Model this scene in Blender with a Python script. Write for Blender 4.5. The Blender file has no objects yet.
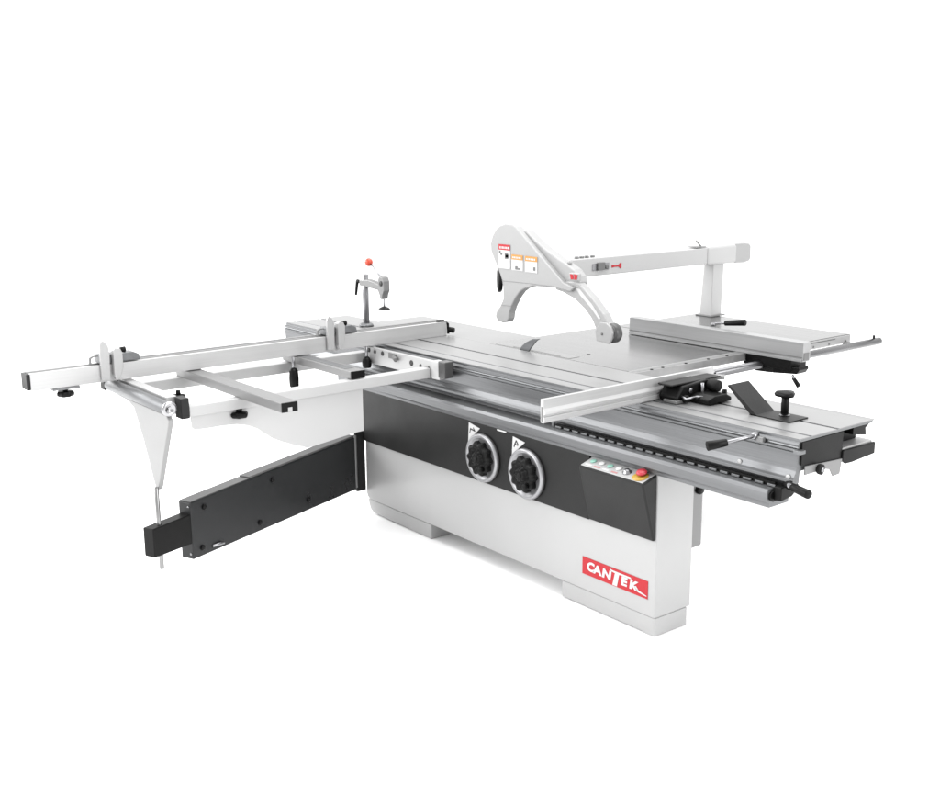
import bpy, bmesh, math, random
from mathutils import Vector, Matrix
random.seed(4)
PI=math.pi
scene=bpy.context.scene
COL=scene.collection

# ------------------------------------------------------------------ materials
def mat(name,col,metal=0.0,rough=0.5,brush=None,var=0.06,rvar=0.08,scale=6.0,bump=0.0,spec=None,coat=0.0):
    m=bpy.data.materials.new(name); m.use_nodes=True
    if name!='white_studio_floor': col=tuple(c*.84 for c in col)
    nt=m.node_tree; N=nt.nodes; L=nt.links
    b=N['Principled BSDF']
    b.inputs['Metallic'].default_value=metal
    b.inputs['Roughness'].default_value=rough
    if spec is not None: b.inputs['Specular IOR Level'].default_value=spec
    if coat: b.inputs['Coat Weight'].default_value=coat; b.inputs['Coat Roughness'].default_value=.15
    tc=N.new('ShaderNodeTexCoord'); mp=N.new('ShaderNodeMapping'); L.new(tc.outputs['Object'],mp.inputs['Vector'])
    sc={'x':(.6,60,60),'y':(60,.6,60),'z':(60,60,.6),None:(1,1,1)}[brush]
    mp.inputs['Scale'].default_value=sc
    no=N.new('ShaderNodeTexNoise'); no.inputs['Scale'].default_value=scale if brush is None else 4.0
    no.inputs['Detail'].default_value=6; no.inputs['Roughness'].default_value=.6
    L.new(mp.outputs['Vector'],no.inputs['Vector'])
    big=N.new('ShaderNodeTexNoise'); big.inputs['Scale'].default_value=1.7; big.inputs['Detail'].default_value=3
    if brush is None: L.new(tc.outputs['Object'],big.inputs['Vector'])
    else:
        mb=N.new('ShaderNodeMapping'); mb.inputs['Scale'].default_value={'x':(.5,14,14),'y':(14,.5,14),'z':(14,14,.5)}[brush]
        L.new(tc.outputs['Object'],mb.inputs['Vector']); L.new(mb.outputs['Vector'],big.inputs['Vector'])
    mx=N.new('ShaderNodeMath'); mx.operation='ADD'; L.new(no.outputs['Fac'],mx.inputs[0]); L.new(big.outputs['Fac'],mx.inputs[1])
    mr=N.new('ShaderNodeMapRange'); mr.inputs['From Min'].default_value=.6; mr.inputs['From Max'].default_value=1.4
    mr.inputs['To Min'].default_value=1-var; mr.inputs['To Max'].default_value=1+var
    L.new(mx.outputs[0],mr.inputs['Value'])
    hs=N.new('ShaderNodeHueSaturation'); hs.inputs['Color'].default_value=(*col,1)
    L.new(mr.outputs['Result'],hs.inputs['Value']); L.new(hs.outputs['Color'],b.inputs['Base Color'])
    mr2=N.new('ShaderNodeMapRange'); mr2.inputs['From Min'].default_value=.6; mr2.inputs['From Max'].default_value=1.4
    mr2.inputs['To Min'].default_value=max(.02,rough-rvar); mr2.inputs['To Max'].default_value=min(1,rough+rvar)
    L.new(mx.outputs[0],mr2.inputs['Value']); L.new(mr2.outputs['Result'],b.inputs['Roughness'])
    if bump:
        bp=N.new('ShaderNodeBump'); bp.inputs['Strength'].default_value=bump; bp.inputs['Distance'].default_value=.002
        fn=N.new('ShaderNodeTexNoise'); fn.inputs['Scale'].default_value=220 if brush is None else 8
        fn.inputs['Detail'].default_value=4
        L.new((tc if brush is None else mp).outputs[0 if brush else 'Object'],fn.inputs['Vector'])
        L.new(fn.outputs['Fac'],bp.inputs['Height']); L.new(bp.outputs['Normal'],b.inputs['Normal'])
    return m
def g(v): # grey from an 8-bit display value
    v/=255; return v/12.92 if v<=.04045 else ((v+.055)/1.055)**2.4
def grey(v,k=1.0,b=0.0): return (g(v)*k,g(v)*k*(1+b*.4),g(v)*k*(1+b))
K=.52
M=dict(
 paint=mat('light_grey_paint',grey(225,K),0,.38,bump=.05,var=.03,scale=2.5,coat=.15),
 guardp=mat('guard_grey_paint',grey(206,K),0,.4,bump=.02,var=.015),
 armp=mat('arm_white_paint',grey(234,K),0,.4,bump=.02,var=.015),
 dark=mat('charcoal_paint',grey(53,.36),0,.46,bump=.12,var=.14,spec=.22,rvar=.14),
 navy=mat('blue_black_paint',grey(52,.36,.12),0,.36,bump=.12,var=.14,spec=.3,rvar=.14),
 black=mat('black_plastic',grey(22,.4),0,.42,bump=.05,var=.08,spec=.15),
 rubber=mat('black_rubber',grey(38,.5),0,.7,bump=.1,spec=.2),
 alu=mat('brushed_aluminium',grey(142,.58,.05),.82,.36,'x',var=.28,bump=.04),
 alud=mat('anodised_aluminium_profile',grey(142,.62,.05),.65,.42,'x',var=.22,bump=.04),
 aluw=mat('pale_aluminium_fitting',grey(226,.55),.35,.42,'x',var=.03,bump=.03),
 alul=mat('pale_anodised_aluminium',grey(214,.40),.4,.36,'x',var=.14,bump=.04),
 aluy=mat('pale_fence_aluminium',grey(228,.64),.4,.34,'y',var=.08,bump=.03),
 aluyd=mat('grey_fence_slot_aluminium',grey(170,.6),.6,.4,'y',var=.08),
 tube=mat('grey_steel_tube',grey(156,.60),.4,.40,'x',var=.10,bump=.04),
 cast=mat('ground_cast_iron',grey(142,.50),.78,.19,'x',var=.2,bump=.02,rvar=.04),
 castd=mat('table_edge_grey',grey(158,.6),.4,.45),
 fence=mat('rip_fence_aluminium',grey(184,.72,.01),.55,.38,'x',var=.10,bump=.03),
 chrome=mat('polished_chrome',(.40,.40,.41),1,.2,rvar=.03,var=.03),
 rodm=mat('dark_ground_steel',(.17,.17,.175),1,.28),
 steel=mat('bright_steel',(.30,.30,.31),1,.3),
 red=mat('red_plastic',(.42,.022,.04),0,.35),
 orange=mat('orange_red_ball',(.50,.05,.02),0,.3),
 redp=mat('red_badge',(.42,.012,.020),0,.4,var=.02,spec=.3),
 white=mat('white_print',(.55,.55,.55),0,.5,var=.01),
 amber=mat('amber_print',(.50,.22,.03),0,.5,var=.03),
 yellow=mat('yellow_plastic',(.45,.27,.03),0,.4),
 teal=mat('pale_green_button',(.2,.40,.33),0,.4),
 pink=mat('pale_red_print',(.4,.18,.18),0,.5),
 ink=mat('black_ink',(.02,.02,.02),0,.6),
 greyink=mat('grey_ink',(.13,.13,.13),0,.6),
 web=mat('pale_cast_web',grey(220,.37),0,.5,var=.015),
 remnant=mat('off_white_sheet',grey(242,.53),0,.5,var=.01),
 roll=mat('worn_grey_rubber',grey(96,.5),.2,.35,spec=.5),
 ring=mat('satin_cast_ring',(.34,.34,.35),.7,.33,var=.05),
 rodl=mat('grey_steel_rod',(.28,.28,.28),.9,.3),
 swt=mat('mid_grey_steel',grey(128,.5),.3,.5),
 floor=mat('white_studio_floor',(.95,.95,.95),0,.9,var=.004),
)

# ------------------------------------------------------------------ mesh builder
WL={}
class MB:
    def __init__(s): s.bm=bmesh.new()
    def box(s,x0,x1,y0,y1,z0,z1):
        v=[s.bm.verts.new((x,y,z)) for x in (x0,x1) for y in (y0,y1) for z in (z0,z1)]
        for f in ((0,1,3,2),(4,6,7,5),(0,4,5,1),(2,3,7,6),(0,2,6,4),(1,5,7,3)): s.bm.faces.new([v[i] for i in f])
        return s
    def hexa(s,p): # 8 points: bottom 4 ccw, top 4 ccw
        v=[s.bm.verts.new(q) for q in p]
        for f in ((3,2,1,0),(4,5,6,7),(0,1,5,4),(1,2,6,5),(2,3,7,6),(3,0,4,7)): s.bm.faces.new([v[i] for i in f])
        return s
    def obox(s,p0,p1,w,h,up=(0,0,1)): # bar from p0 to p1, width w, height h
        p0=Vector(p0);p1=Vector(p1);d=(p1-p0).normalized();u=Vector(up)
        r=d.cross(u).normalized();u=r.cross(d).normalized()
        return s.hexa([p0-r*w/2-u*h/2,p0+r*w/2-u*h/2,p1+r*w/2-u*h/2,p1-r*w/2-u*h/2,
                       p0-r*w/2+u*h/2,p0+r*w/2+u*h/2,p1+r*w/2+u*h/2,p1-r*w/2+u*h/2])
    def prism(s,poly,ax,a,b):
        def P(q,t):
            return {'x':(t,q[0],q[1]),'y':(q[0],t,q[1]),'z':(q[0],q[1],t)}[ax]
        A=[s.bm.verts.new(P(q,a)) for q in poly]; B=[s.bm.verts.new(P(q,b)) for q in poly]
        n=len(poly)
        s.bm.faces.new(A[::-1]); s.bm.faces.new(B)
        for i in range(n): s.bm.faces.new((A[i],A[(i+1)%n],B[(i+1)%n],B[i]))
        return s
    def lathe(s,prof,c,axis,n=32,lobes=0,amp=0): # prof: (r,t) along axis from c
        a=Vector(axis).normalized(); t=Vector((0,0,1)) if abs(a.z)<.9 else Vector((1,0,0))
        u=a.cross(t).normalized(); w=a.cross(u); c=Vector(c); rings=[]
        for r,h in prof:
            if r<1e-6: rings.append([s.bm.verts.new(c+a*h)]); continue
            ring=[]
            for i in range(n):
                an=2*PI*i/n; rr=r*(1+(amp*math.cos(lobes*an) if lobes else 0))
                ring.append(s.bm.verts.new(c+a*h+(u*math.cos(an)+w*math.sin(an))*rr))
            rings.append(ring)
        for A,B in zip(rings,rings[1:]):
            for i in range(n):
                j=(i+1)%n
                if len(A)==1 and len(B)==1: continue
                if len(A)==1: f=s.bm.faces.new((A[0],B[j],B[i]))
                elif len(B)==1: f=s.bm.faces.new((A[i],A[j],B[0]))
                else: f=s.bm.faces.new((A[i],A[j],B[j],B[i]))
                f.smooth=True
        return s
    def cyl(s,p0,p1,r,r2=None,n=24):
        p0=Vector(p0);p1=Vector(p1);h=(p1-p0).length; r2=r if r2 is None else r2
        a=(p1-p0)/h; e=min(r,r2)*.12
        return s.lathe([(0,0),(max(r-e,1e-4),0),(r,e),(r2,h-e),(max(r2-e,1e-4),h),(0,h)],p0,a,n)
    def path(s,pts,r,n=12):
        for a,b in zip(pts,pts[1:]): s.cyl(a,b,r,n=n)
        for p in pts[1:-1]: s.ball(p,r)
        return s
    def ball(s,c,r,n=20):
        k=8
        return s.lathe([(r*math.sin(PI*i/k) if 0<i<k else 0,-r*math.cos(PI*i/k)) for i in range(k+1)],c,(0,0,1),n)
    def build(s,name,m,parent=None,bevel=.002,label=None):
        bm=s.bm; bmesh.ops.recalc_face_normals(bm,faces=bm.faces)
        lo=Vector([min(v.co[i] for v in bm.verts) for i in range(3)]);hi=Vector([max(v.co[i] for v in bm.verts) for i in range(3)])
        c=(lo+hi)/2
        if parent is None: c.z=lo.z
        for v in bm.verts: v.co-=c
        me=bpy.data.meshes.new(name); bm.to_mesh(me); bm.free(); me.materials.append(M[m])
        o=bpy.data.objects.new(name,me); COL.objects.link(o)
        WL[o.name]=c
        if parent: o.parent=parent; o.location=c-WL[parent.name]
        else: o.location=c
        if bevel:
            md=o.modifiers.new('bevel','BEVEL'); md.width=bevel; md.segments=2; md.limit_method='ANGLE'; md.angle_limit=math.radians(40)
        if label: o['label']=label
        return o
def empty(name,loc,label,cat):
    o=bpy.data.objects.new(name,None); COL.objects.link(o); o.location=loc; WL[o.name]=Vector(loc)
    o.empty_display_size=.1; o['label']=label; o['category']=cat; return o
def B(*a): return MB().box(*a)
def text_mesh(body,size,bold=0,shear=0):
    cu=bpy.data.curves.new('lettering','FONT'); cu.body=body; cu.size=size; cu.offset=bold; cu.shear=shear
    cu.extrude=.0006; cu.resolution_u=3
    to=bpy.data.objects.new('lettering_tmp',cu); COL.objects.link(to)
    bpy.context.view_layer.update()
    me=bpy.data.meshes.new_from_object(to.evaluated_get(bpy.context.evaluated_depsgraph_get()))
    bpy.data.objects.remove(to); bpy.data.curves.remove(cu); return me

# ------------------------------------------------------------------ setting
fl=MB().box(-60,60,-60,60,-.05,0).build('ground','floor',None,0); fl['kind']='structure'

# ================================================================== THE SAW
saw=empty('panel_saw',(-1,.5,0),'large light grey and charcoal sliding table panel saw with long crosscut outrigger','panel saw')

# ---- cabinet
cab=MB().prism([(-1.95,.075+.03),(-1.942,.085),(-1.925,.076),(-.002,.076),(0,.08),(0,.636),(-1.95,.636)],'y',0,.2).build('cabinet','paint',saw,.004)
MB().prism([(-1.945,.0745),(-.004,.0745),(-.004,.001),(-.035,.001),(-.06,.014),(-.505,.014),(-.508,.02),(-.51,.0745)][::-1] if False else
   [(-.51,.0745),(-.51,.004),(-.065,.004),(-.05,.0),(-.002,0),(-.002,.0745)],'y',.004,.186).build('foot','paint',cab,.005)
MB().prism([(-1.943,.0745),(-1.94,.05),(-1.925,.022),(-1.90,.008),(-1.41,0),(-1.41,.0745)],'y',.004,.186).build('foot','paint',cab,.005)
# charcoal front
MB().box(-1.948,-.345,-.012,-.0005,.379,.640).build('front_panel','dark',cab,.003)
MB().box(-.90,-.84,-.0145,-.0125,.632,.639).build('name_plate','white',cab,.001)
# control box that bulges from the front
cb=MB().hexa([(-.343,-.014,.382),(-.004,-.014,.382),(-.004,-.0005,.382),(-.343,-.0005,.382),
              (-.338,-.078,.613),(-.006,-.078,.613),(-.006,-.0005,.636),(-.338,-.0005,.636)]).build('control_box','dark',saw,.006)
def slope(x,y,up=.0): return (x,y,.613+(y+.078)/.0775*.023+up)
MB().hexa([slope(-.33,-.072,.0005),slope(-.012,-.072,.0005),slope(-.012,-.006,.0005),slope(-.33,-.006,.0005),
           slope(-.33,-.072,.003),slope(-.012,-.072,.003),slope(-.012,-.006,.003),slope(-.33,-.006,.003)]).build('button_plate','aluw',cb,.001)
for i,(x,m_) in enumerate(((-.30,'teal'),(-.255,'white'),(-.21,'teal'),(-.165,'white'))):
    y=-.034
    MB().lathe([(0,0),(.0125,0),(.0125,.003),(.010,.0045),(0,.0045)],slope(x,y,.003),(0,-.28,.96),24).build('push_button',m_,cb,0)
    MB().hexa([slope(x-.016,-.064,.0032),slope(x+.016,-.064,.0032),slope(x+.016,-.056,.0032),slope(x-.016,-.056,.0032),
           slope(x-.016,-.064,.0036),slope(x+.016,-.064,.0036),slope(x+.016,-.056,.0036),slope(x-.016,-.056,.0036)]).build('button_caption','white' if m_=='teal' else 'pink',cb,0)
MB().lathe([(0,0),(.018,0),(.018,.003),(.012,.005),(.011,.012),(0,.012)],slope(-.118,-.04,.003),(0,-.28,.96),24).build('selector_switch','steel',cb,0)
MB().lathe([(0,0),(.031,0),(.031,.002),(0,.002)],slope(-.05,-.0425,.003),(0,-.28,.96),32).build('emergency_ring','yellow',cb,0)
MB().lathe([(0,0),(.010,0),(.010,.006),(.020,.008),(.021,.013),(.017,.018),(0,.0195)],slope(-.05,-.033,.005),(0,-.28,.96),32).build('emergency_button','red',cb,0,'red mushroom emergency stop on a yellow ring')
MB().box(-.09,-.002,.0,.03,.6365,.647).build('white_ledge','paint',cab,.002)
# badge CANTEK
bz0,bz1,bx0,bx1=.143,.215,-.386,-.036
badge=MB().box(bx0,bx1,-.0022,-.0002,bz0,bz1).build('badge','redp',saw,.0005)
badge_parts=MB()
fr=.0022
def badge_text(body,x,z,size,bold,sx=1,shear=.12,drop=None):
    me=text_mesh(body,size,bold,shear); bm=badge_parts.bm
    tmp=bmesh.new(); tmp.from_mesh(me); 
    mp={}
    for v in tmp.verts: mp[v]=bm.verts.new((x+v.co.x*sx,-.0023-(.0012 if v.co.z>0 else 0),z+v.co.y))
    for f in tmp.faces:
        try: bm.faces.new([mp[v] for v in f.verts])
        except ValueError: pass
    tmp.free(); bpy.data.meshes.remove(me)
badge_text('C',bx0+.026,.1655,.050,.0024,1.12,.10)
badge_text('A',bx0+.064,.1645,.048,.0024,1.30,.05)
badge_text('N',bx0+.110,.1635,.048,.0024,1.30,.12)
badge_text('E',bx0+.212,.1625,.047,.0024,1.30,.10)
badge_text('K',bx0+.256,.1620,.048,.0024,1.25,.12)
badge_parts.prism([(bx0+.150,.2090),(bx0+.166,.2050),(bx0+.262,.2045),(bx0+.268,.1985),(bx0+.203,.1975),(bx0+.192,.1465),(bx0+.168,.1465),(bx0+.181,.1975),(bx0+.160,.1995)],'y',-.0035,-.0023)
badge_parts.prism([(bx0+.282,.176),(bx0+.291,.179),(bx0+.304,.1655),(bx0+.345,.1565),(bx0+.345,.1530),(bx0+.298,.1585)],'y',-.0035,-.0023)
badge_parts.build('badge_lettering','white',badge,0,'white CANTEK lettering')
# hand wheels
def wheel(x,z):
    hw=MB().lathe([(.060,.0),(.104,0),(.108,.006),(.107,.016),(.102,.022),(.095,.0225),(.088,.018),(.082,.014),(.060,.012)],(x,-.0125,z),(0,-1,0),64).build('handwheel','ring',saw,0)
    MB().lathe([(0,0),(.079,0),(.080,.007),(.0,.007)],(x,-.0125,z),(0,-1,0),48).build('backing_disc','alud',hw,0)
    MB().lathe([(0,.0),(.068,0),(.0715,.006),(.0715,.024),(.066,.032),(.048,.034),(.042,.028),(.030,.028),(.027,.040),(.020,.042),(0,.042)],(x,-.0205,z),(0,-1,0),160,10,.085).build('wheel_knob','black',hw,0)
    MB().lathe([(0,0),(.012,0),(.011,.003),(0,.003)],(x,-.0627,z),(0,-1,0),24).build('centre_cap','rubber',hw,0)
    MB().lathe([(0,0),(.012,0),(.012,.018),(.009,.022),(0,.022)],(x+.040,-.052,z-.038),(0,-1,0),20).build('crank_grip','black',hw,0)
    return hw
wheel(-.990,.4935); wheel(-.702,.4865)
for dx,kind in ((0,0),(.295,1)):
    t=MB().prism([(-1.092+dx,.632-.005*kind),(-1.016+dx,.618-.003*kind),(-1.098+dx,.545-.0*kind)],'y',-.0145,-.0122).build('warning_triangle','white',saw,.0005,'white triangular warning plate beside a handwheel')
    s_=MB(); cx,cz=-1.07+dx,.602-.003*kind
    if kind==0: s_.obox((cx-.012,-.0148,cz+.004),(cx+.022,-.0148,cz-.002),.0008,.006); s_.obox((cx+.008,-.0148,cz+.012),(cx+.02,-.0148,cz-.002),.0008,.005); s_.obox((cx-.01,-.0148,cz+.004),(cx-.016,-.0148,cz-.018),.0008,.005)
    else: s_.obox((cx-.014,-.0148,cz-.016),(cx,-.0148,cz+.014),.0008,.006); s_.obox((cx,-.0148,cz+.014),(cx+.014,-.0148,cz-.004),.0008,.006); s_.obox((cx-.012,-.0148,cz-.002),(cx+.010,-.0148,cz-.004),.0008,.005)
    s_.build('pictogram','ink',t,0)
# switch box behind cabinet end
sb=MB().box(-.20,-.05,.203,.318,.278,.52).build('motor_cover','castd',saw,.01)
MB().lathe([(0,0),(.019,0),(.019,.012),(.014,.018),(0,.018)],(-.05,.285,.515),(1,0,0),24).build('knob','black',sb,0)
# pedestal under the saw table
ped=MB().box(-1.65,-1.00,.45,.90,.0,.80).build('pedestal','paint',saw,.006)

# ---- fixed beam with rack
beam=MB().prism([(-.022,.655),(-.026,.662),(-.026,.690),(-.018,.702),(.055,.704),(.055,.716),(.095,.716),(.095,.637),(-.01,.637),(-.012,.652)],'x',-2.15,.492).build('support_beam','alud',saw,.0015)
MB().prism([(.0,.6575),(-.016,.668),(-.016,.686),(0,.695),(.05,.700),(.092,.71),(.092,.66)],'x',.4925,.500).build('end_cap','black',beam,.001)
MB().prism([(.0,.665),(.0,.712),(.085,.716),(.10,.700),(.06,.672)],'x',.50,.530).build('end_stop','black',beam,.003)
MB().box(-1.9,-.05,.0955,.33,.64,.715).build('beam_web','alud',beam,.002)
# black strip standing in for shade in the groove, then the rack
MB().box(-.57,.49,.031,.054,.7045,.7065).build('groove_shade','black',beam,0)
rk=MB()
x=-.565
rk.box(-.585,-.575,.010,.022,.7045,.722)
while x<.47:
    rk.box(x,x+.032,.010,.0165,.7050,.7125); x+=.049
rk.build('toothed_rack','alud',beam,.001)
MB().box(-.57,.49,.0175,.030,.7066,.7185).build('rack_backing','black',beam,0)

# ---- sliding table (carriage)
prof=[(.052,.8695),(.110,.870),(.114,.8655),(.119,.8655),(.122,.870),(.262,.870),(.262,.858),(.276,.858),(.276,.870),(.452,.870),(.455,.866),
      (.455,.772),(.40,.762),(.064,.762),(.060,.722),(.030,.722),(.027,.728),(.027,.737),(.034,.745),(.044,.765),(.046,.775),(.045,.800),(.043,.826),(.038,.832),(.038,.838),(.046,.842),(.048,.847),(.042,.850),(.042,.853),(.052,.860)]
i_=next(i for i,q in enumerate(prof) if q[0]==.452)
nose=prof[:i_]+[(.452,.870),(.452,.863),(.285,.863),(.285,.762)]+[q for q in prof[i_+1:] if q[0]<.07]
car=MB().prism(nose,'x',-2.80,.552).box(-2.80,.500,.2853,.4525,.765,.8628).build('sliding_table','alu',saw,.0008)
# paler strips laid over the carriage top
def strip(y0,y1,x0=-2.80,x1=.552,z=.8702): return MB().box(x0,x1,y0,y1,z,z+.0015)
s_=strip(.054,.109); s_.box(-2.80,.552,.1235,.2610,.8702,.8717); s_.box(-2.80,.552,.277,.4515,.8702,.8717)
s_.build('top_surface','alul',car,.0006)
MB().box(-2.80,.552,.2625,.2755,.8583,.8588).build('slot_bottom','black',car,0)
MB().prism([(.060,.783),(.060,.862),(.290,.862),(.290,.762),(.25,.762)],'x',.5522,.558).build('end_cap','black',car,.002)
MB().prism([(.048,.864),(.048,.8715),(.46,.8715),(.46,.864)],'x',.5522,.560).build('end_lip','alud',car,.001)
MB().box(.545,.572,.030,.060,.826,.838).build('latch','alud',car,.001)
# boxed tray at the near right end
tr=MB().prism([(.292,.750),(.292,.794),(.305,.800),(.475,.800),(.475,.750)],'x',.42,.5535).build('end_tray','aluw',car,.002)
MB().prism([(.286,.762),(.286,.790),(.296,.7965),(.31,.7945),(.48,.7935),(.480,.752),(.345,.744),(.305,.745)],'x',.554,.564).build('tray_cap','black',tr,.003)
MB().box(.5004,.506,.293,.447,.801,.8625).build('inner_cover','black',car,.001)
MB().prism([(.4555,.866),(.4555,.8705),(.478,.874),(.478,.871)],'x',.20,.556).build('side_flap','alul',car,.0005)
MB().prism([(.36,.835),(.36,.8625),(.462,.8625),(.435,.848),(.44,.822)],'x',.515,.550).build('flap_bracket','black',car,.001)
br=MB().prism([(.075,.748),(.075,.779),(.285,.768),(.275,.716),(.235,.714),(.215,.742),(.19,.748)],'x',.5585,.5635).build('roller_bracket','castd',car,.004)
MB().lathe([(0,0),(.017,0),(.018,.004),(.018,.012),(.015,.014),(0,.014)],(.564,.150,.757),(1,0,0),28).build('roller','rubber',br,0)
MB().lathe([(0,0),(.009,0),(.009,.003),(0,.003)],(.5785,.150,.757),(1,0,0),20).build('roller_bolt','steel',br,0)
# white round bolts on the face
for x,z in ((.330,.752),(.530,.744)):
    MB().lathe([(0,0),(.009,0),(.009,.006),(.007,.008),(0,.008)],(x,.041 if x<.5 else .036,z),(0,-1,0),24).build('face_bolt','aluw',car,0)
# push handle
hd=MB().cyl((.392,.042,.857),(.392,.018,.857),.012).cyl((.395,.022,.857),(.352,-.075,.842),.0062).build('push_handle','steel',car,0)
MB().cyl((.356,-.068,.843),(.319,-.1255,.832),.0125,.0165).build('grip','black',hd,0)
MB().box(.398,.425,.028,.046,.838,.856).build('handle_block','castd',hd,.002)
lk=MB().cyl((.525,.04,.722),(.560,.0,.727),.008).build('lock_lever','steel',car,0)
MB().cyl((.535,.02,.722),(.640,-.01,.7185),.013,.015).build('grip','black',lk,0)

# ---- push shoe, T knob on the sliding table
fp=MB().hexa([(.238,.205,.872),(.268,.205,.872),(.262,.315,.872),(.228,.315,.872),
              (.128,.205,.962),(.140,.205,.9665),(.140,.315,.9665),(.128,.315,.962)])
fp.box(.232,.40,.205,.315,.8719,.8765)
fp.build('clamp_shoe','dark',saw,.001)
tk=MB().cyl((.330,.275,.8768),(.330,.275,.945),.0135).build('clamp_knob','black',saw,0)
MB().lathe([(0,0),(.010,0),(.033,.004),(.036,.012),(.030,.020),(0,.024)],(.330,.275,.942),(0,0,1),36,3,.10).build('knob_top','black',tk,0)
MB().cyl((.330,.275,.8766),(.330,.275,.881),.019).build('washer','steel',tk,0)

# ---- saw table
tbl=MB().box(-1.530,-.600,.462,1.32,.822,.8700).build('saw_table','cast',saw,.002)
ins=MB().box(-1.50,-.98,.478,.545,.8702,.8712).build('blade_insert','alul',tbl,.0005)
MB().box(-1.38,-1.05,.487,.492,.8713,.8715).build('blade_slot','black',ins,0)
MB().lathe([(0,0),(.009,0),(.009,.001),(0,.001)],(-1.0,.62,.8703),(0,0,1),20).build('bolt_hole','ink',tbl,0)
MB().box(-2.50,-1.5315,.462,.77,.824,.8690).build('rear_extension','alul',saw,.002,'pale extension table behind the sliding table')
ext=MB().box(-1.530,-.545,1.3215,2.02,.826,.8703).build('side_extension','cast',saw,.006)
MB().box(-.5448,-.541,1.40,2.012,.828,.8675).build('edge_trim','aluw',ext,.001)
MB().box(-.5408,-.5402,1.66,1.88,.857,.861).build('edge_slot','swt',ext,0)
for y in (1.70,1.83,1.97): MB().lathe([(0,0),(.006,0),(.006,.002),(0,.002)],(-.541,y,.840),(1,0,0),12).build('edge_bolt','greyink',ext,0)
# rule strip along near edge
rl=MB().box(-.5995,-.548,.462,1.3205,.835,.8715).build('rail_strip','alul',saw,.002)
MB().box(-.583,-.562,.47,1.31,.8716,.8722).build('scale_band','aluyd',rl,0)
for y in (.56,.63,.78,.93,1.06): MB().lathe([(0,0),(.007,0),(.006,.003),(0,.003)],(-.556,y,.8718),(0,0,1),16).build('rail_screw','black',rl,0)
# guide rod for the rip fence
rod=MB().cyl((-.470,.86,.828),(-.470,2.16,.828),.0185,n=32).build('guide_rod','rodm',saw,0)
for y in (.90,1.56,1.97): MB().box(-.5475,-.488,y-.015,y+.015,.820,.836).build('rod_bracket','castd',rod,.002)
MB().cyl((-.470,2.11,.846),(-.470,2.11,.862),.006).build('end_pin','black',rod,0)

# ---- rip fence
rf=MB().box(-1.278,-.236,1.180,1.232,.8725,.9585).build('rip_fence','fence',saw,.002)
MB().box(-1.276,-.240,1.1735,1.1795,.8725,.884).build('lower_strip','fence',rf,.0008)
MB().box(-1.277,-.238,1.1775,1.1797,.8905,.8935).build('face_groove','greyink',rf,0)
MB().box(-.2355,-.234,1.185,1.222,.878,.912).build('end_hollow','greyink',rf,0)
fc=MB().box(-.56,-.30,1.185,1.30,.822,.8715).build('fence_carrier','black',saw,.004)
MB().prism([(-.545,.821),(-.40,.821),(-.395,.812),(-.41,.797),(-.50,.793),(-.53,.80)],'y',1.20,1.29).build('clamp_housing','dark',fc,.004)
MB().prism([(-.40,.822),(-.262,.845),(-.258,.832),(-.272,.812),(-.40,.80)],'y',1.19,1.26).build('clamp_nose','black',fc,.003)
lv=MB().cyl((-.30,1.20,.802),(-.285,1.195,.790),.006).build('lock_lever','steel',fc,0)
MB().cyl((-.296,1.2,.793),(-.262,1.2,.756),.0085,.0105).build('grip','black',lv,0)
fh=MB().cyl((-.800,1.255,.959),(-.800,1.255,.975),.013).cyl((-.80,1.255,.972),(-.725,1.262,.982),.006).build('fence_lever','steel',saw,0)
MB().cyl((-.735,1.262,.980),(-.628,1.275,.994),.0125,.0155).build('grip','black',fh,0)

# ---- blade guard
face=[(-1.466,1.361),(-1.462,1.329),(-1.436,1.284),(-1.41,1.25),(-1.395,1.215),(-1.375,1.167),(-1.373,1.109),(-1.395,1.074),(-1.423,1.046),(-1.432,1.02),(-1.415,.999),(-1.381,.994),(-1.348,1.0),(-1.335,1.019),(-1.329,1.049),(-1.315,1.079),(-1.282,1.125),(-1.255,1.152),(-1.223,1.17),(-1.16,1.188),(-1.027,1.192),(-.919,1.184),(-.892,1.205),(-.963,1.22),(-1.285,1.449),(-1.314,1.459),(-1.358,1.461),(-1.396,1.451),(-1.425,1.432),(-1.452,1.398)]
gd=MB().prism(face,'y',.42,.462).build('blade_guard','guardp',saw,.005)
rear=[(-1.32,1.440),(-1.279,1.438),(-1.237,1.428),(-1.2,1.406),(-1.164,1.384),(-1.102,1.352),(-1.031,1.322),(-.962,1.295),(-.925,1.278),(-.895,1.25),(-.884,1.225),(-.893,1.207),(-.951,1.178),(-1.0,1.19),(-1.30,1.30)]
MB().prism(rear,'y',.447,.498).build('rear_cover','guardp',gd,.006)
leg=[(-1.02,1.197),(-.961,1.225),(-.917,1.228),(-.877,1.222),(-.794,1.165),(-.725,1.105),(-.699,1.071),(-.678,1.061),(-.663,1.039),(-.663,1.009),(-.68,.983),(-.756,.988),(-.770,1.033),(-.80,1.078),(-.844,1.116),(-.906,1.153),(-.987,1.176),(-1.03,1.182)]
lg=MB().prism(leg,'y',.436,.476).build('front_hood','guardp',gd,.005)
MB().prism([(-.90,1.203),(-.872,1.198),(-.79,1.135),(-.742,1.083),(-.752,1.078),(-.80,1.122),(-.87,1.172)],'y',.4345,.4358).build('hood_window','white',lg,.0005)
MB().prism([(-.735,1.07),(-.70,1.071),(-.672,1.055),(-.660,1.03),(-.668,1.0),(-.68,.981),(-.757,.986),(-.765,1.03)],'y',.425,.4355).build('side_cheek','guardp',lg,.003)
MB().lathe([(0,0),(.040,0),(.043,.004),(.043,.034),(.040,.038),(0,.038)],(-.690,.438,1.025),(0,1,0),40).build('guide_roller','roll',gd,0)
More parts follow.
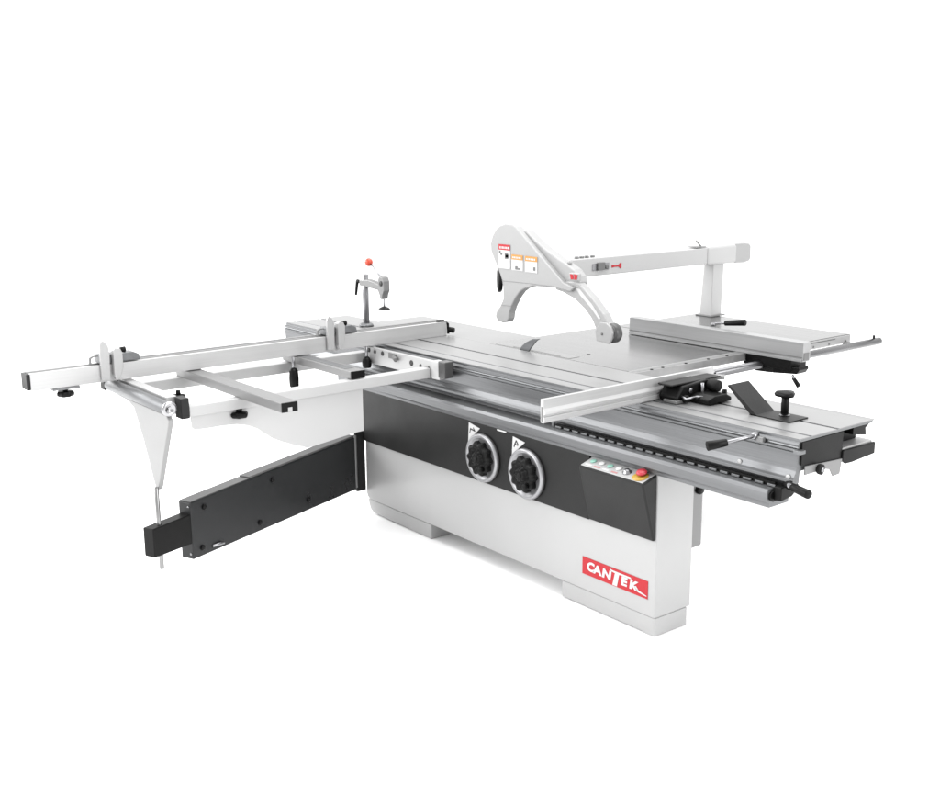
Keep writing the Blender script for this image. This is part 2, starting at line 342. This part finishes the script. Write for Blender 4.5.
MB().lathe([(0,0),(.006,0),(.005,.003),(0,.003)],(-.722,.425,1.02),(0,-1,0),16).build('pivot_pin','greyink',gd,0)
# black knob at back of the guard
MB().lathe([(0,0),(.052,0),(.056,.005),(.056,.014),(.052,.019),(0,.019)],(-1.425,.455,1.190),(-.55,-.83,0),40,8,.03).build('guard_knob','black',gd,0)
# raised seam lines
MB().prism([(-1.39,1.1935),(-1.16,1.1985),(-1.0,1.1975),(-1.0,1.196),(-1.16,1.197),(-1.39,1.192)],'y',.4185,.4198).build('panel_seam','castd',gd,0)
MB().prism([(-1.385,1.078),(-1.318,1.081),(-1.318,1.0795),(-1.385,1.0765)],'y',.4185,.4198).build('panel_seam','castd',gd,0)
def sticker(x0,x1,z0,z1,zh,hm,pics):
    s=MB().box(x0,x1,.4178,.4192,z0,z1).build('warning_label','white',gd,.0003)
    MB().box(x0,x1,.4168,.4176,zh,z1).build('label_header',hm,s,0)
    t=MB(); xx=x0+.008
    while xx<x1-.010:
        w=random.uniform(.005,.009); t.box(xx,xx+w,.4160,.4166,zh+.006,zh+(z1-zh)*.62); xx+=w+.0035
    t.build('label_text','white',s,0)
    e=MB()
    for (a,b,c,d) in pics: e.box(x0+a,x0+b,.4168,.4176,z0+c,z0+d)
    e.build('label_pictogram','greyink',s,0)
sticker(-1.402,-1.320,1.252,1.364,1.338,'redp',[(.004,.014,.070,.082),(.012,.026,.062,.074),(.044,.068,.046,.074),(.050,.074,.052,.066)])
sticker(-1.309,-1.230,1.250,1.322,1.299,'amber',[(.026,.042,.004,.020),(.044,.058,.004,.012)])
sticker(-1.214,-1.131,1.248,1.321,1.298,'amber',[(.056,.070,.010,.026)])
rm=MB()
rm.prism([(-.917,1.262),(-.898,1.262),(-.894,1.240),(-.912,1.240)],'y',.4168,.4185).prism([(-.892,1.264),(-.868,1.262),(-.874,1.240),(-.890,1.240)],'y',.4168,.4185)
rm.build('red_emblem','redp',gd,.0005)
rb=MB().box(-.925,-.862,.4187,.4355,1.236,1.268).build('emblem_boss','guardp',gd,.004)
MB().cyl((-.985,.47,1.295),(-.965,.47,1.312),.01).build('vent_nub','guardp',gd,0)
# riving knife
MB().prism([(-1.306,.8705),(-1.29,.89),(-1.26,.911),(-1.215,.932),(-1.166,.939),(-1.19,.925),(-1.206,.909),(-1.23,.885),(-1.242,.8705)],'y',.4645,.4725).build('riving_knife','alud',saw,.0008)
# guard arm and post
arm=MB()
arm.prism([(.47,1.170),(.47,1.262),(1.95,1.2585),(1.95,1.170)],'x',-1.45,-1.375).build('guard_arm','armp',saw,.004)
a2=MB().prism([(1.885,1.1655),(1.885,1.265),(2.20,1.2675),(2.235,1.262),(2.25,1.25),(2.252,1.18),(2.24,1.167),(2.20,1.160)],'x',-1.458,-1.368).build('arm_head','armp',saw,.012)
MB().prism([(2.12,1.1605),(2.12,1.269),(2.20,1.270),(2.24,1.263),(2.256,1.25),(2.258,1.18),(2.244,1.165),(2.20,1.158)],'x',-1.462,-1.3675).build('head_cap','guardp',a2,.006)
MB().prism([(1.80,1.2635),(1.80,1.2675),(1.88,1.2675),(1.88,1.2635)],'x',-1.445,-1.38).cyl((-1.40,1.862,1.267),(-1.42,1.84,1.300),.004).build('lock_clip','castd',a2,0)
MB().hexa([(-1.475,1.955,.8705),(-1.392,1.955,.8705),(-1.392,2.045,.8705),(-1.475,2.045,.8705),
           (-1.452,1.955,1.168),(-1.385,1.955,1.168),(-1.385,2.045,1.168),(-1.452,2.045,1.168)]).build('guard_post','armp',saw,.004)
MB().box(-1.49,-1.375,1.94,2.06,.8705,.878).build('post_foot','castd',saw,.002)
# fittings on the arm
la=MB().box(-1.3748,-1.371,1.004,1.123,1.197,1.232).build('arm_latch','steel',saw,.003)
MB().box(-1.3708,-1.362,1.035,1.085,1.198,1.236).cyl((-1.371,1.10,1.212),(-1.360,1.10,1.212),.011).build('latch_slide','greyink',la,.002)
MB().prism([(1.142,1.218),(1.165,1.214),(1.19,1.214),(1.205,1.225),(1.213,1.225),(1.213,1.196),(1.205,1.196),(1.19,1.206),(1.165,1.206),(1.142,1.204)],'x',-1.3746,-1.3725).build('red_arrow','redp',saw,.0003)
nb=MB()
for y in (.93,.965,1.0,1.04): nb.cyl((-1.41,y,1.2605),(-1.41,y,1.272),.012)
nb.build('hose_nub','castd',saw,0)

# ---- crosscut fence
cf=MB().prism([(-1.850,.872),(-1.850,.9430),(-1.872,.9430),(-1.872,.936),(-1.902,.936),(-1.902,.9445),(-1.925,.9445),(-1.925,.872)],'y',-1.628,.445).build('crosscut_fence','aluy',saw,.001)
MB().box(-1.9015,-1.8725,-1.62,.44,.9362,.9376).build('slot_bottom','aluyd',cf,0)
MB().box(-1.923,-1.853,-1.642,-1.6285,.876,.942).build('end_cap','dark',cf,.003)
MB().box(-1.9245,-1.9035,-1.20,.44,.9447,.9475).build('scale_strip','aluyd',cf,.0005)
e=MB().path([(-1.875,.40,.948),(-1.862,.435,.948),(-1.852,.455,.930),(-1.852,.457,.880)],.0065).build('end_hook','black',cf,0)
MB().cyl((-1.853,.458,.902),(-1.825,.475,.898),.014).build('hook_knob','black',cf,0)
def stop(yc,h):
    f=MB().prism([(yc-.042,.882),(yc-.042,1.030*h),(yc-.034,1.046*h),(yc-.022,1.042*h),(yc-.006,1.020*h),(yc-.004,.984),(yc-.008,.882)],'x',-1.846,-1.832).build('flip_stop','aluw',saw,.001)
    MB().prism([(yc+.008,.900),(yc+.008,1.004),(yc+.018,1.012),(yc+.038,1.008),(yc+.046,.99),(yc+.046,.930),(yc+.030,.885),(yc+.018,.878)],'x',-1.846,-1.818).build('stop_finger','aluw',f,.002)
    MB().box(-1.905,-1.847,yc-.040,yc+.046,.9480,.985).build('stop_block','alud',f,.003)
    MB().prism([(yc+.05,.9478),(yc+.05,.978),(yc+.07,.984),(yc+.105,.984),(yc+.13,.972),(yc+.135,.9478)],'x',-1.905,-1.852).build('stop_slide','alud',f,.003)
    MB().cyl((-1.846,yc+.045,1.0),(-1.846,yc+.068,.998),.010,.013).build('stop_knob','black',f,0)
    MB().prism([(yc-.076,.9480),(yc-.076,.975),(yc-.06,.982),(yc-.042,.982),(yc-.042,.977),(yc-.058,.976),(yc-.068,.970),(yc-.068,.9480)],'x',-1.88,-1.868).build('wire_clip','castd',f,.001)
stop(-1.305,1.0)
stop(-.225,.995)
# foot plate and knob under fence outer end
kp=MB().box(-1.93,-1.845,-1.545,-1.435,.862,.8715).build('clamp_plate','alud',saw,.002)
MB().cyl((-1.875,-1.487,.861),(-1.875,-1.487,.850),.010).lathe([(0,0),(.030,0),(.033,.006),(.033,.016),(.024,.022),(0,.022)],(-1.875,-1.487,.851),(0,0,-1),40,7,.06).build('star_knob','black',kp,0)

# ---- outrigger table
og=MB().prism([(-1.18,.786),(-1.18,.828),(-.013,.832),(-.013,.786)],'x',-1.425,-1.372).build('outrigger_beam','armp',saw,.003)
MB().box(-1.360,-1.302,-.014,.026,.786,.868).build('end_block','armp',og,.002)
MB().box(-1.3015,-1.252,-.022,.026,.800,.875).build('end_bracket','roll',og,.003)
MB().box(-1.428,-1.368,-1.215,-1.181,.782,.864).build('end_cap','dark',og,.002)
MB().box(-1.99,-1.93,-1.16,.02,.780,.828).build('outrigger_beam','armp',saw,.003)
MB().box(-1.90,-1.50,-1.19,-1.15,.782,.828).build('outer_rail','web',saw,.003)
pl=MB().prism([(-1.90,.785),(-1.90,.864),(-1.3605,.866),(-1.3605,.79),(-1.50,.785)],'y',-.012,.008).build('mounting_plate','aluw',saw,.002)
for x,z,r in ((-1.875,.848,.012),(-1.822,.846,.010),(-1.757,.846,.012),(-1.52,.834,.014),(-1.448,.830,.010),(-1.385,.830,.008)):
    MB().lathe([(0,0),(r,0),(r*.9,.002),(0,.002)],(x,-.0122,z),(0,-1,0),24).build('bolt_hole','ink',pl,0)
MB().box(-1.705,-1.635,-.0145,-.0123,.832,.858).cyl((-1.66,-.014,.842),(-1.62,-.030,.836),.011).build('plate_latch','greyink',pl,.003)
# cross tubes
def tube(x0,x1,y0,y1,z0,z1):
    t=MB().box(x0,x1,y0,y1,z0,z1).build('cross_tube','tube',saw,.003)
    MB().box(x1+.0002,x1+.006,y0+.001,y1-.001,z0+.001,z1-.001).build('tube_cap','black',t,.001)
    return t
t1=tube(-1.98,-1.035,-.963,-.893,.829,.868)
MB().box(-1.0285,-1.0275,-.937,-.919,.831,.848).build('cap_notch','aluw',t1,0)
t2=tube(-1.98,-1.385,-.430,-.358,.834,.868)
MB().box(-1.93,-1.45,-.415,-.372,.8682,.8692).build('friction_strip','alud',t2,0)
MB().prism([(-1.165,.785),(-1.163,.735),(-1.15,.725),(-1.10,.722),(-1.03,.722),(-.97,.718),(-.92,.705),(-.88,.686),(-.845,.658),(-.81,.632),(-.77,.612),(-.72,.590),(-.69,.578),(-.668,.572),(-.650,.562),(-.41,.590),(-.362,.592),(-.362,.785)],'x',-1.403,-1.399).build('background_remnant_sheet','remnant',og,.0005)  # made-up sheet imitating a leftover patch of pale background, not a machine part
# roller along the outer end
ro=MB().cyl((-1.945,-1.275,.838),(-1.350,-1.275,.838),.026,n=40).build('support_roller','alud',saw,0)
for x in (-1.349,): MB().lathe([(.012,0),(.028,0),(.030,.003),(.030,.010),(.026,.013),(.012,.013),(.010,.006),(0,.006)],(x,-1.275,.838),(1,0,0),32).build('roller_end','chrome',ro,0)
MB().box(-1.93,-1.44,-1.245,-1.20,.815,.864).build('roller_carrier','aluy',saw,.003)
MB().box(-1.99,-1.946,-1.30,-1.235,.815,.862).build('roller_block','dark',saw,.003)
# knobs
def star(name,c,r,h):
    return MB().cyl((c[0],c[1],c[2]+h),(c[0],c[1],c[2]+h+.018),r*.35).lathe([(0,0),(r*.85,0),(r,h*.3),(r,h*.75),(r*.8,h),(0,h)],c,(0,0,1),40,6,.08).build(name,'black',saw,0)
star('star_knob',(-1.390,-.960,.748),.034,.022)
star('star_knob',(-1.700,-1.080,.792),.028,.016)
def drop_grip(y,x,z0,z1,zt):
    d=MB().cyl((x,y,z1),(x,y,zt),.0075).build('clamp_screw','steel',saw,0)
    MB().lathe([(0,0),(.018,0),(.022,.008),(.023,(z1-z0)*.5),(.020,z1-z0-.012),(.012,z1-z0),(0,z1-z0)],(x,y,z0),(0,0,1),32,8,.03).build('grip','black',d,0)
drop_grip(-.450,-1.842,.728,.818,.871)
drop_grip(-.035,-1.862,.765,.818,.871)
# triangular web under the roller
MB().prism([(-1.925,.812),(-1.36,.812),(-1.335,.79),(-1.480,.495),(-1.500,.478),(-1.512,.485),(-1.600,.660),(-1.680,.785),(-1.74,.805)],'y',-1.283,-1.262).build('support_web','web',saw,.006)
lgr=MB().cyl((-1.472,-1.296,.50),(-1.472,-1.296,.158),.0095).build('support_rod','rodl',saw,0)

# ---- swing arm
H=Vector((-1.962,-.03,0)); D=Vector((.38,-.925,0)); NN=Vector((.925,.38,0))
def sp(t,off,z): return tuple(H+D*t+NN*off+Vector((0,0,z)))
sw=MB().hexa([sp(.02,-.065,.132),sp(1.205,-.065,.150),sp(1.205,0,.150),sp(.02,0,.132),
              sp(.02,-.065,.402),sp(1.205,-.065,.395),sp(1.205,0,.395),sp(.02,0,.402)]).build('swing_arm','navy',saw,.004)
MB().hexa([sp(.03,-.063,.4025),sp(.83,-.063,.3985),sp(.83,-.004,.3985),sp(.03,-.004,.4025),
           sp(.03,-.063,.412),sp(.83,-.063,.408),sp(.83,-.004,.408),sp(.03,-.004,.412)]).build('top_strip','swt',sw,.002)  # grey strip, lighter than the arm, laid along its top
MB().hexa([sp(.835,-.063,.3985),sp(1.20,-.063,.3955),sp(1.20,-.004,.3955),sp(.835,-.004,.3985),
           sp(.835,-.063,.402),sp(1.20,-.063,.3995),sp(1.20,-.004,.3995),sp(.835,-.004,.402)]).build('top_strip','swt',sw,.001)
for t,z in ((1.127,.357),(.682,.355),(.426,.189),(.78,.183),(1.15,.186)):
    MB().lathe([(0,0),(.013,0),(.013,.005),(.009,.009),(0,.009)],sp(t,.0005,z),NN,6).build('arm_bolt','black',sw,.001)
MB().cyl(sp(1.09,.001,.173),sp(1.03,.012,.172),.006).build('arm_latch','steel',sw,0)
ib=MB().hexa([sp(1.20,-.058,.218),sp(1.415,-.058,.226),sp(1.415,-.003,.226),sp(1.20,-.003,.218),
              sp(1.20,-.058,.346),sp(1.415,-.058,.346),sp(1.415,-.003,.346),sp(1.20,-.003,.346)]).build('telescopic_box','black',saw,.004)
for z in (.375,.172): MB().lathe([(0,0),(.005,0),(.005,.002),(0,.002)],sp(1.2055,-.012,z),D,12).build('end_screw','steel',sw,0)
hg=MB().box(-1.972,-1.951,-.055,-.002,.118,.425).build('hinge_bracket','dark',saw,.003)
MB().cyl((-1.956,-.060,.14),(-1.956,-.060,.41),.010).build('hinge_pin','castd',hg,0)

# ================================================================== things on the table
bar=empty('crosscut_bar',(-.17,.02,.872),'long pale aluminium bar with a groove lying across the near half of the sliding table','crosscut bar')
MB().prism([(-.141,.873),(-.136,.877),(-.136,.893),(-.1425,.896),(-.1425,.900),(-.136,.903),(-.134,.912),(-.141,.924),(-.141,.957),(-.156,.957),(-.156,.873)],'y',-.438,.462).build('profile','aluy',bar,.0008)
MB().box(-.1515,-.145,-.4395,-.4382,.878,.930).build('profile_hollow','castd',bar,0)
blk=MB().prism([(.14,.874),(.13,.895),(.165,.935),(.31,.945),(.325,.9),(.33,.874)],'x',-.130,-.040).build('pivot_block','black',bar,.006)
MB().box(-.125,-.055,.12,.40,.936,.944).build('block_arm','black',blk,.004)
MB().cyl((-.0385,.205,.915),(-.034,.205,.915),.010).build('block_screw','steel',blk,0)
MB().cyl((-.0385,.275,.918),(-.034,.275,.918),.008).build('block_screw','steel',blk,0)
MB().path([(-.045,.16,.90),(-.01,.15,.895),(.0,.19,.90),(.01,.225,.897)],.004).build('block_cable','steel',blk,0)
MB().box(-.10,-.036,.125,.20,.874,.886).build('block_slide','castd',blk,.002)
MB().cyl((.03,.318,.885),(.03,.318,.915),.009).build('block_stud','black',blk,0)
MB().cyl((-.03,.262,.8745),(-.03,.262,.938),.007).build('block_bolt','steel',blk,0)
MB().prism([(.20,.8745),(.20,.895),(.235,.905),(.30,.905),(.33,.89),(.33,.8745)],'x',-.04,.055).build('block_foot','black',blk,.005)
MB().cyl((-.036,.31,.925),(.01,.31,.925),.022).build('block_knob','rubber',blk,0)
MB().cyl((-.038,.17,.89),(-.02,.17,.89),.014).build('block_knob','rubber',blk,0)
MB().cyl((-.13,.42,.925),(-.085,.46,.925),.011).build('end_pin','alul',bar,0)

cl=empty('hold_down_clamp',(-2.385,.31,.872),'eccentric hold-down clamp with orange-red ball lever standing in the table slot','clamp')
cp=MB().cyl((-2.385,.31,.880),(-2.385,.31,1.152),.017,n=32).build('post','steel',cl,0)
MB().lathe([(0,0),(.036,0),(.040,.004),(.036,.012),(.026,.018),(0,.018)],(-2.385,.31,.872),(0,0,1),36,6,.06).build('base_knob','alud',cl,0)
MB().prism([(-2.42,1.090),(-2.42,1.120),(-2.37,1.126),(-2.34,1.128),(-2.30,1.124),(-2.245,1.114),(-2.20,1.110),(-2.20,1.078),(-2.245,1.080),(-2.36,1.088)],'y',.292,.328).build('arm','castd',cl,.006)
hdm=MB().prism([(-2.240,1.082),(-2.234,1.140),(-2.222,1.154),(-2.195,1.152),(-2.184,1.130),(-2.182,1.082),(-2.196,1.060),(-2.202,1.036),(-2.218,1.036),(-2.226,1.060)],'y',.290,.330).build('head','castd',cl,.004)
MB().lathe([(0,0),(.014,0),(.013,.003),(0,.003)],(-2.206,.2895,1.118),(0,-1,0),20).build('cam_pin','ink',hdm,0)
MB().cyl((-2.210,.31,1.034),(-2.210,.31,.99),.005).build('spindle','steel',cl,0)
MB().lathe([(0,0),(.030,0),(.032,.004),(.024,.012),(.010,.018),(0,.020)],(-2.210,.31,.978),(0,0,1),32).build('pressure_pad','dark',cl,0)
lv=MB().cyl((-2.225,.305,1.150),(-2.318,.300,1.213),.006).build('lever','steel',cl,0)
MB().ball((-2.330,.300,1.220),.0215,32).build('ball_knob','orange',lv,0)
MB().cyl((-2.420,.305,1.108),(-2.450,.300,1.112),.009).cyl((-2.447,.300,1.114),(-2.462,.298,1.035),.0085,.0065).build('clamp_handle','black',cl,0)

# ------------------------------------------------------------------ camera
f=1118.548; yaw,pitch,roll=2.47196823,.215473861,.00869770581
cy,sy,cp_,sp_=math.cos(yaw),math.sin(yaw),math.cos(pitch),math.sin(pitch)
fwd=Vector((cy*cp_,sy*cp_,-sp_)); right=Vector((sy,-cy,0)); down=fwd.cross(right)
cr,sr=math.cos(roll),math.sin(roll)
r2=right*cr+down*sr; d2=-right*sr+down*cr
cam=bpy.data.cameras.new('camera'); co=bpy.data.objects.new('camera',cam); COL.objects.link(co)
cam.sensor_fit='HORIZONTAL'; cam.sensor_width=36; cam.lens=f/940*36; cam.clip_end=500; cam.clip_start=.05
mw=Matrix((( r2.x,-d2.x,-fwd.x,2.63841837),(r2.y,-d2.y,-fwd.y,-2.95967173),(r2.z,-d2.z,-fwd.z,1.79884091),(0,0,0,1)))
co.matrix_world=mw
scene.camera=co

# ------------------------------------------------------------------ light: white studio
w=bpy.data.worlds.new('World'); scene.world=w; w.use_nodes=True
w.node_tree.nodes['Background'].inputs['Color'].default_value=(1,1,1,1)
bgn=w.node_tree.nodes['Background']
nt=w.node_tree; geo=nt.nodes.new('ShaderNodeTexCoord'); dp=nt.nodes.new('ShaderNodeVectorMath'); dp.operation='DOT_PRODUCT'
dp.inputs[1].default_value=(-.78,.62,0)          # world made brighter behind the saw, dimmer in front to give metals contrast
nt.links.new(geo.outputs['Generated'],dp.inputs[0])
mrw=nt.nodes.new('ShaderNodeMapRange'); mrw.inputs['From Min'].default_value=-.5; mrw.inputs['From Max'].default_value=.35
mrw.inputs['To Min'].default_value=1.0; mrw.inputs['To Max'].default_value=1.4
nt.links.new(dp.outputs['Value'],mrw.inputs['Value']); nt.links.new(mrw.outputs['Result'],bgn.inputs['Strength'])
def area(name,loc,tgt,size,power):
    l=bpy.data.lights.new(name,'AREA'); l.shape='SQUARE'; l.size=size; l.energy=power
    o=bpy.data.objects.new(name,l); COL.objects.link(o); o.location=loc
    o.rotation_euler=(Vector(tgt)-Vector(loc)).to_track_quat('-Z','Y').to_euler(); return o
area('softbox_front',(-3.6,-7.0,4.0),(-1.4,0,.5),4,360)
area('added_fill_side',(7.5,1.5,3.5),(-1,.2,.6),4,330)  # unseen lamp added to brighten the faces at the near end
area('added_fill_left',(-8,-3.0,3.6),(-1.5,0,.4),4,330)  # unseen fill lamp added to lighten the floor shadow and left faces
area('softbox_top',(-1,1,6.5),(-1,.3,.5),6,420)
scene.view_settings.view_transform='Standard'; scene.view_settings.look='None'
scene.view_settings.exposure=.25; scene.view_settings.gamma=1
scene.render.film_transparent=False
scene.cycles.max_bounces=8
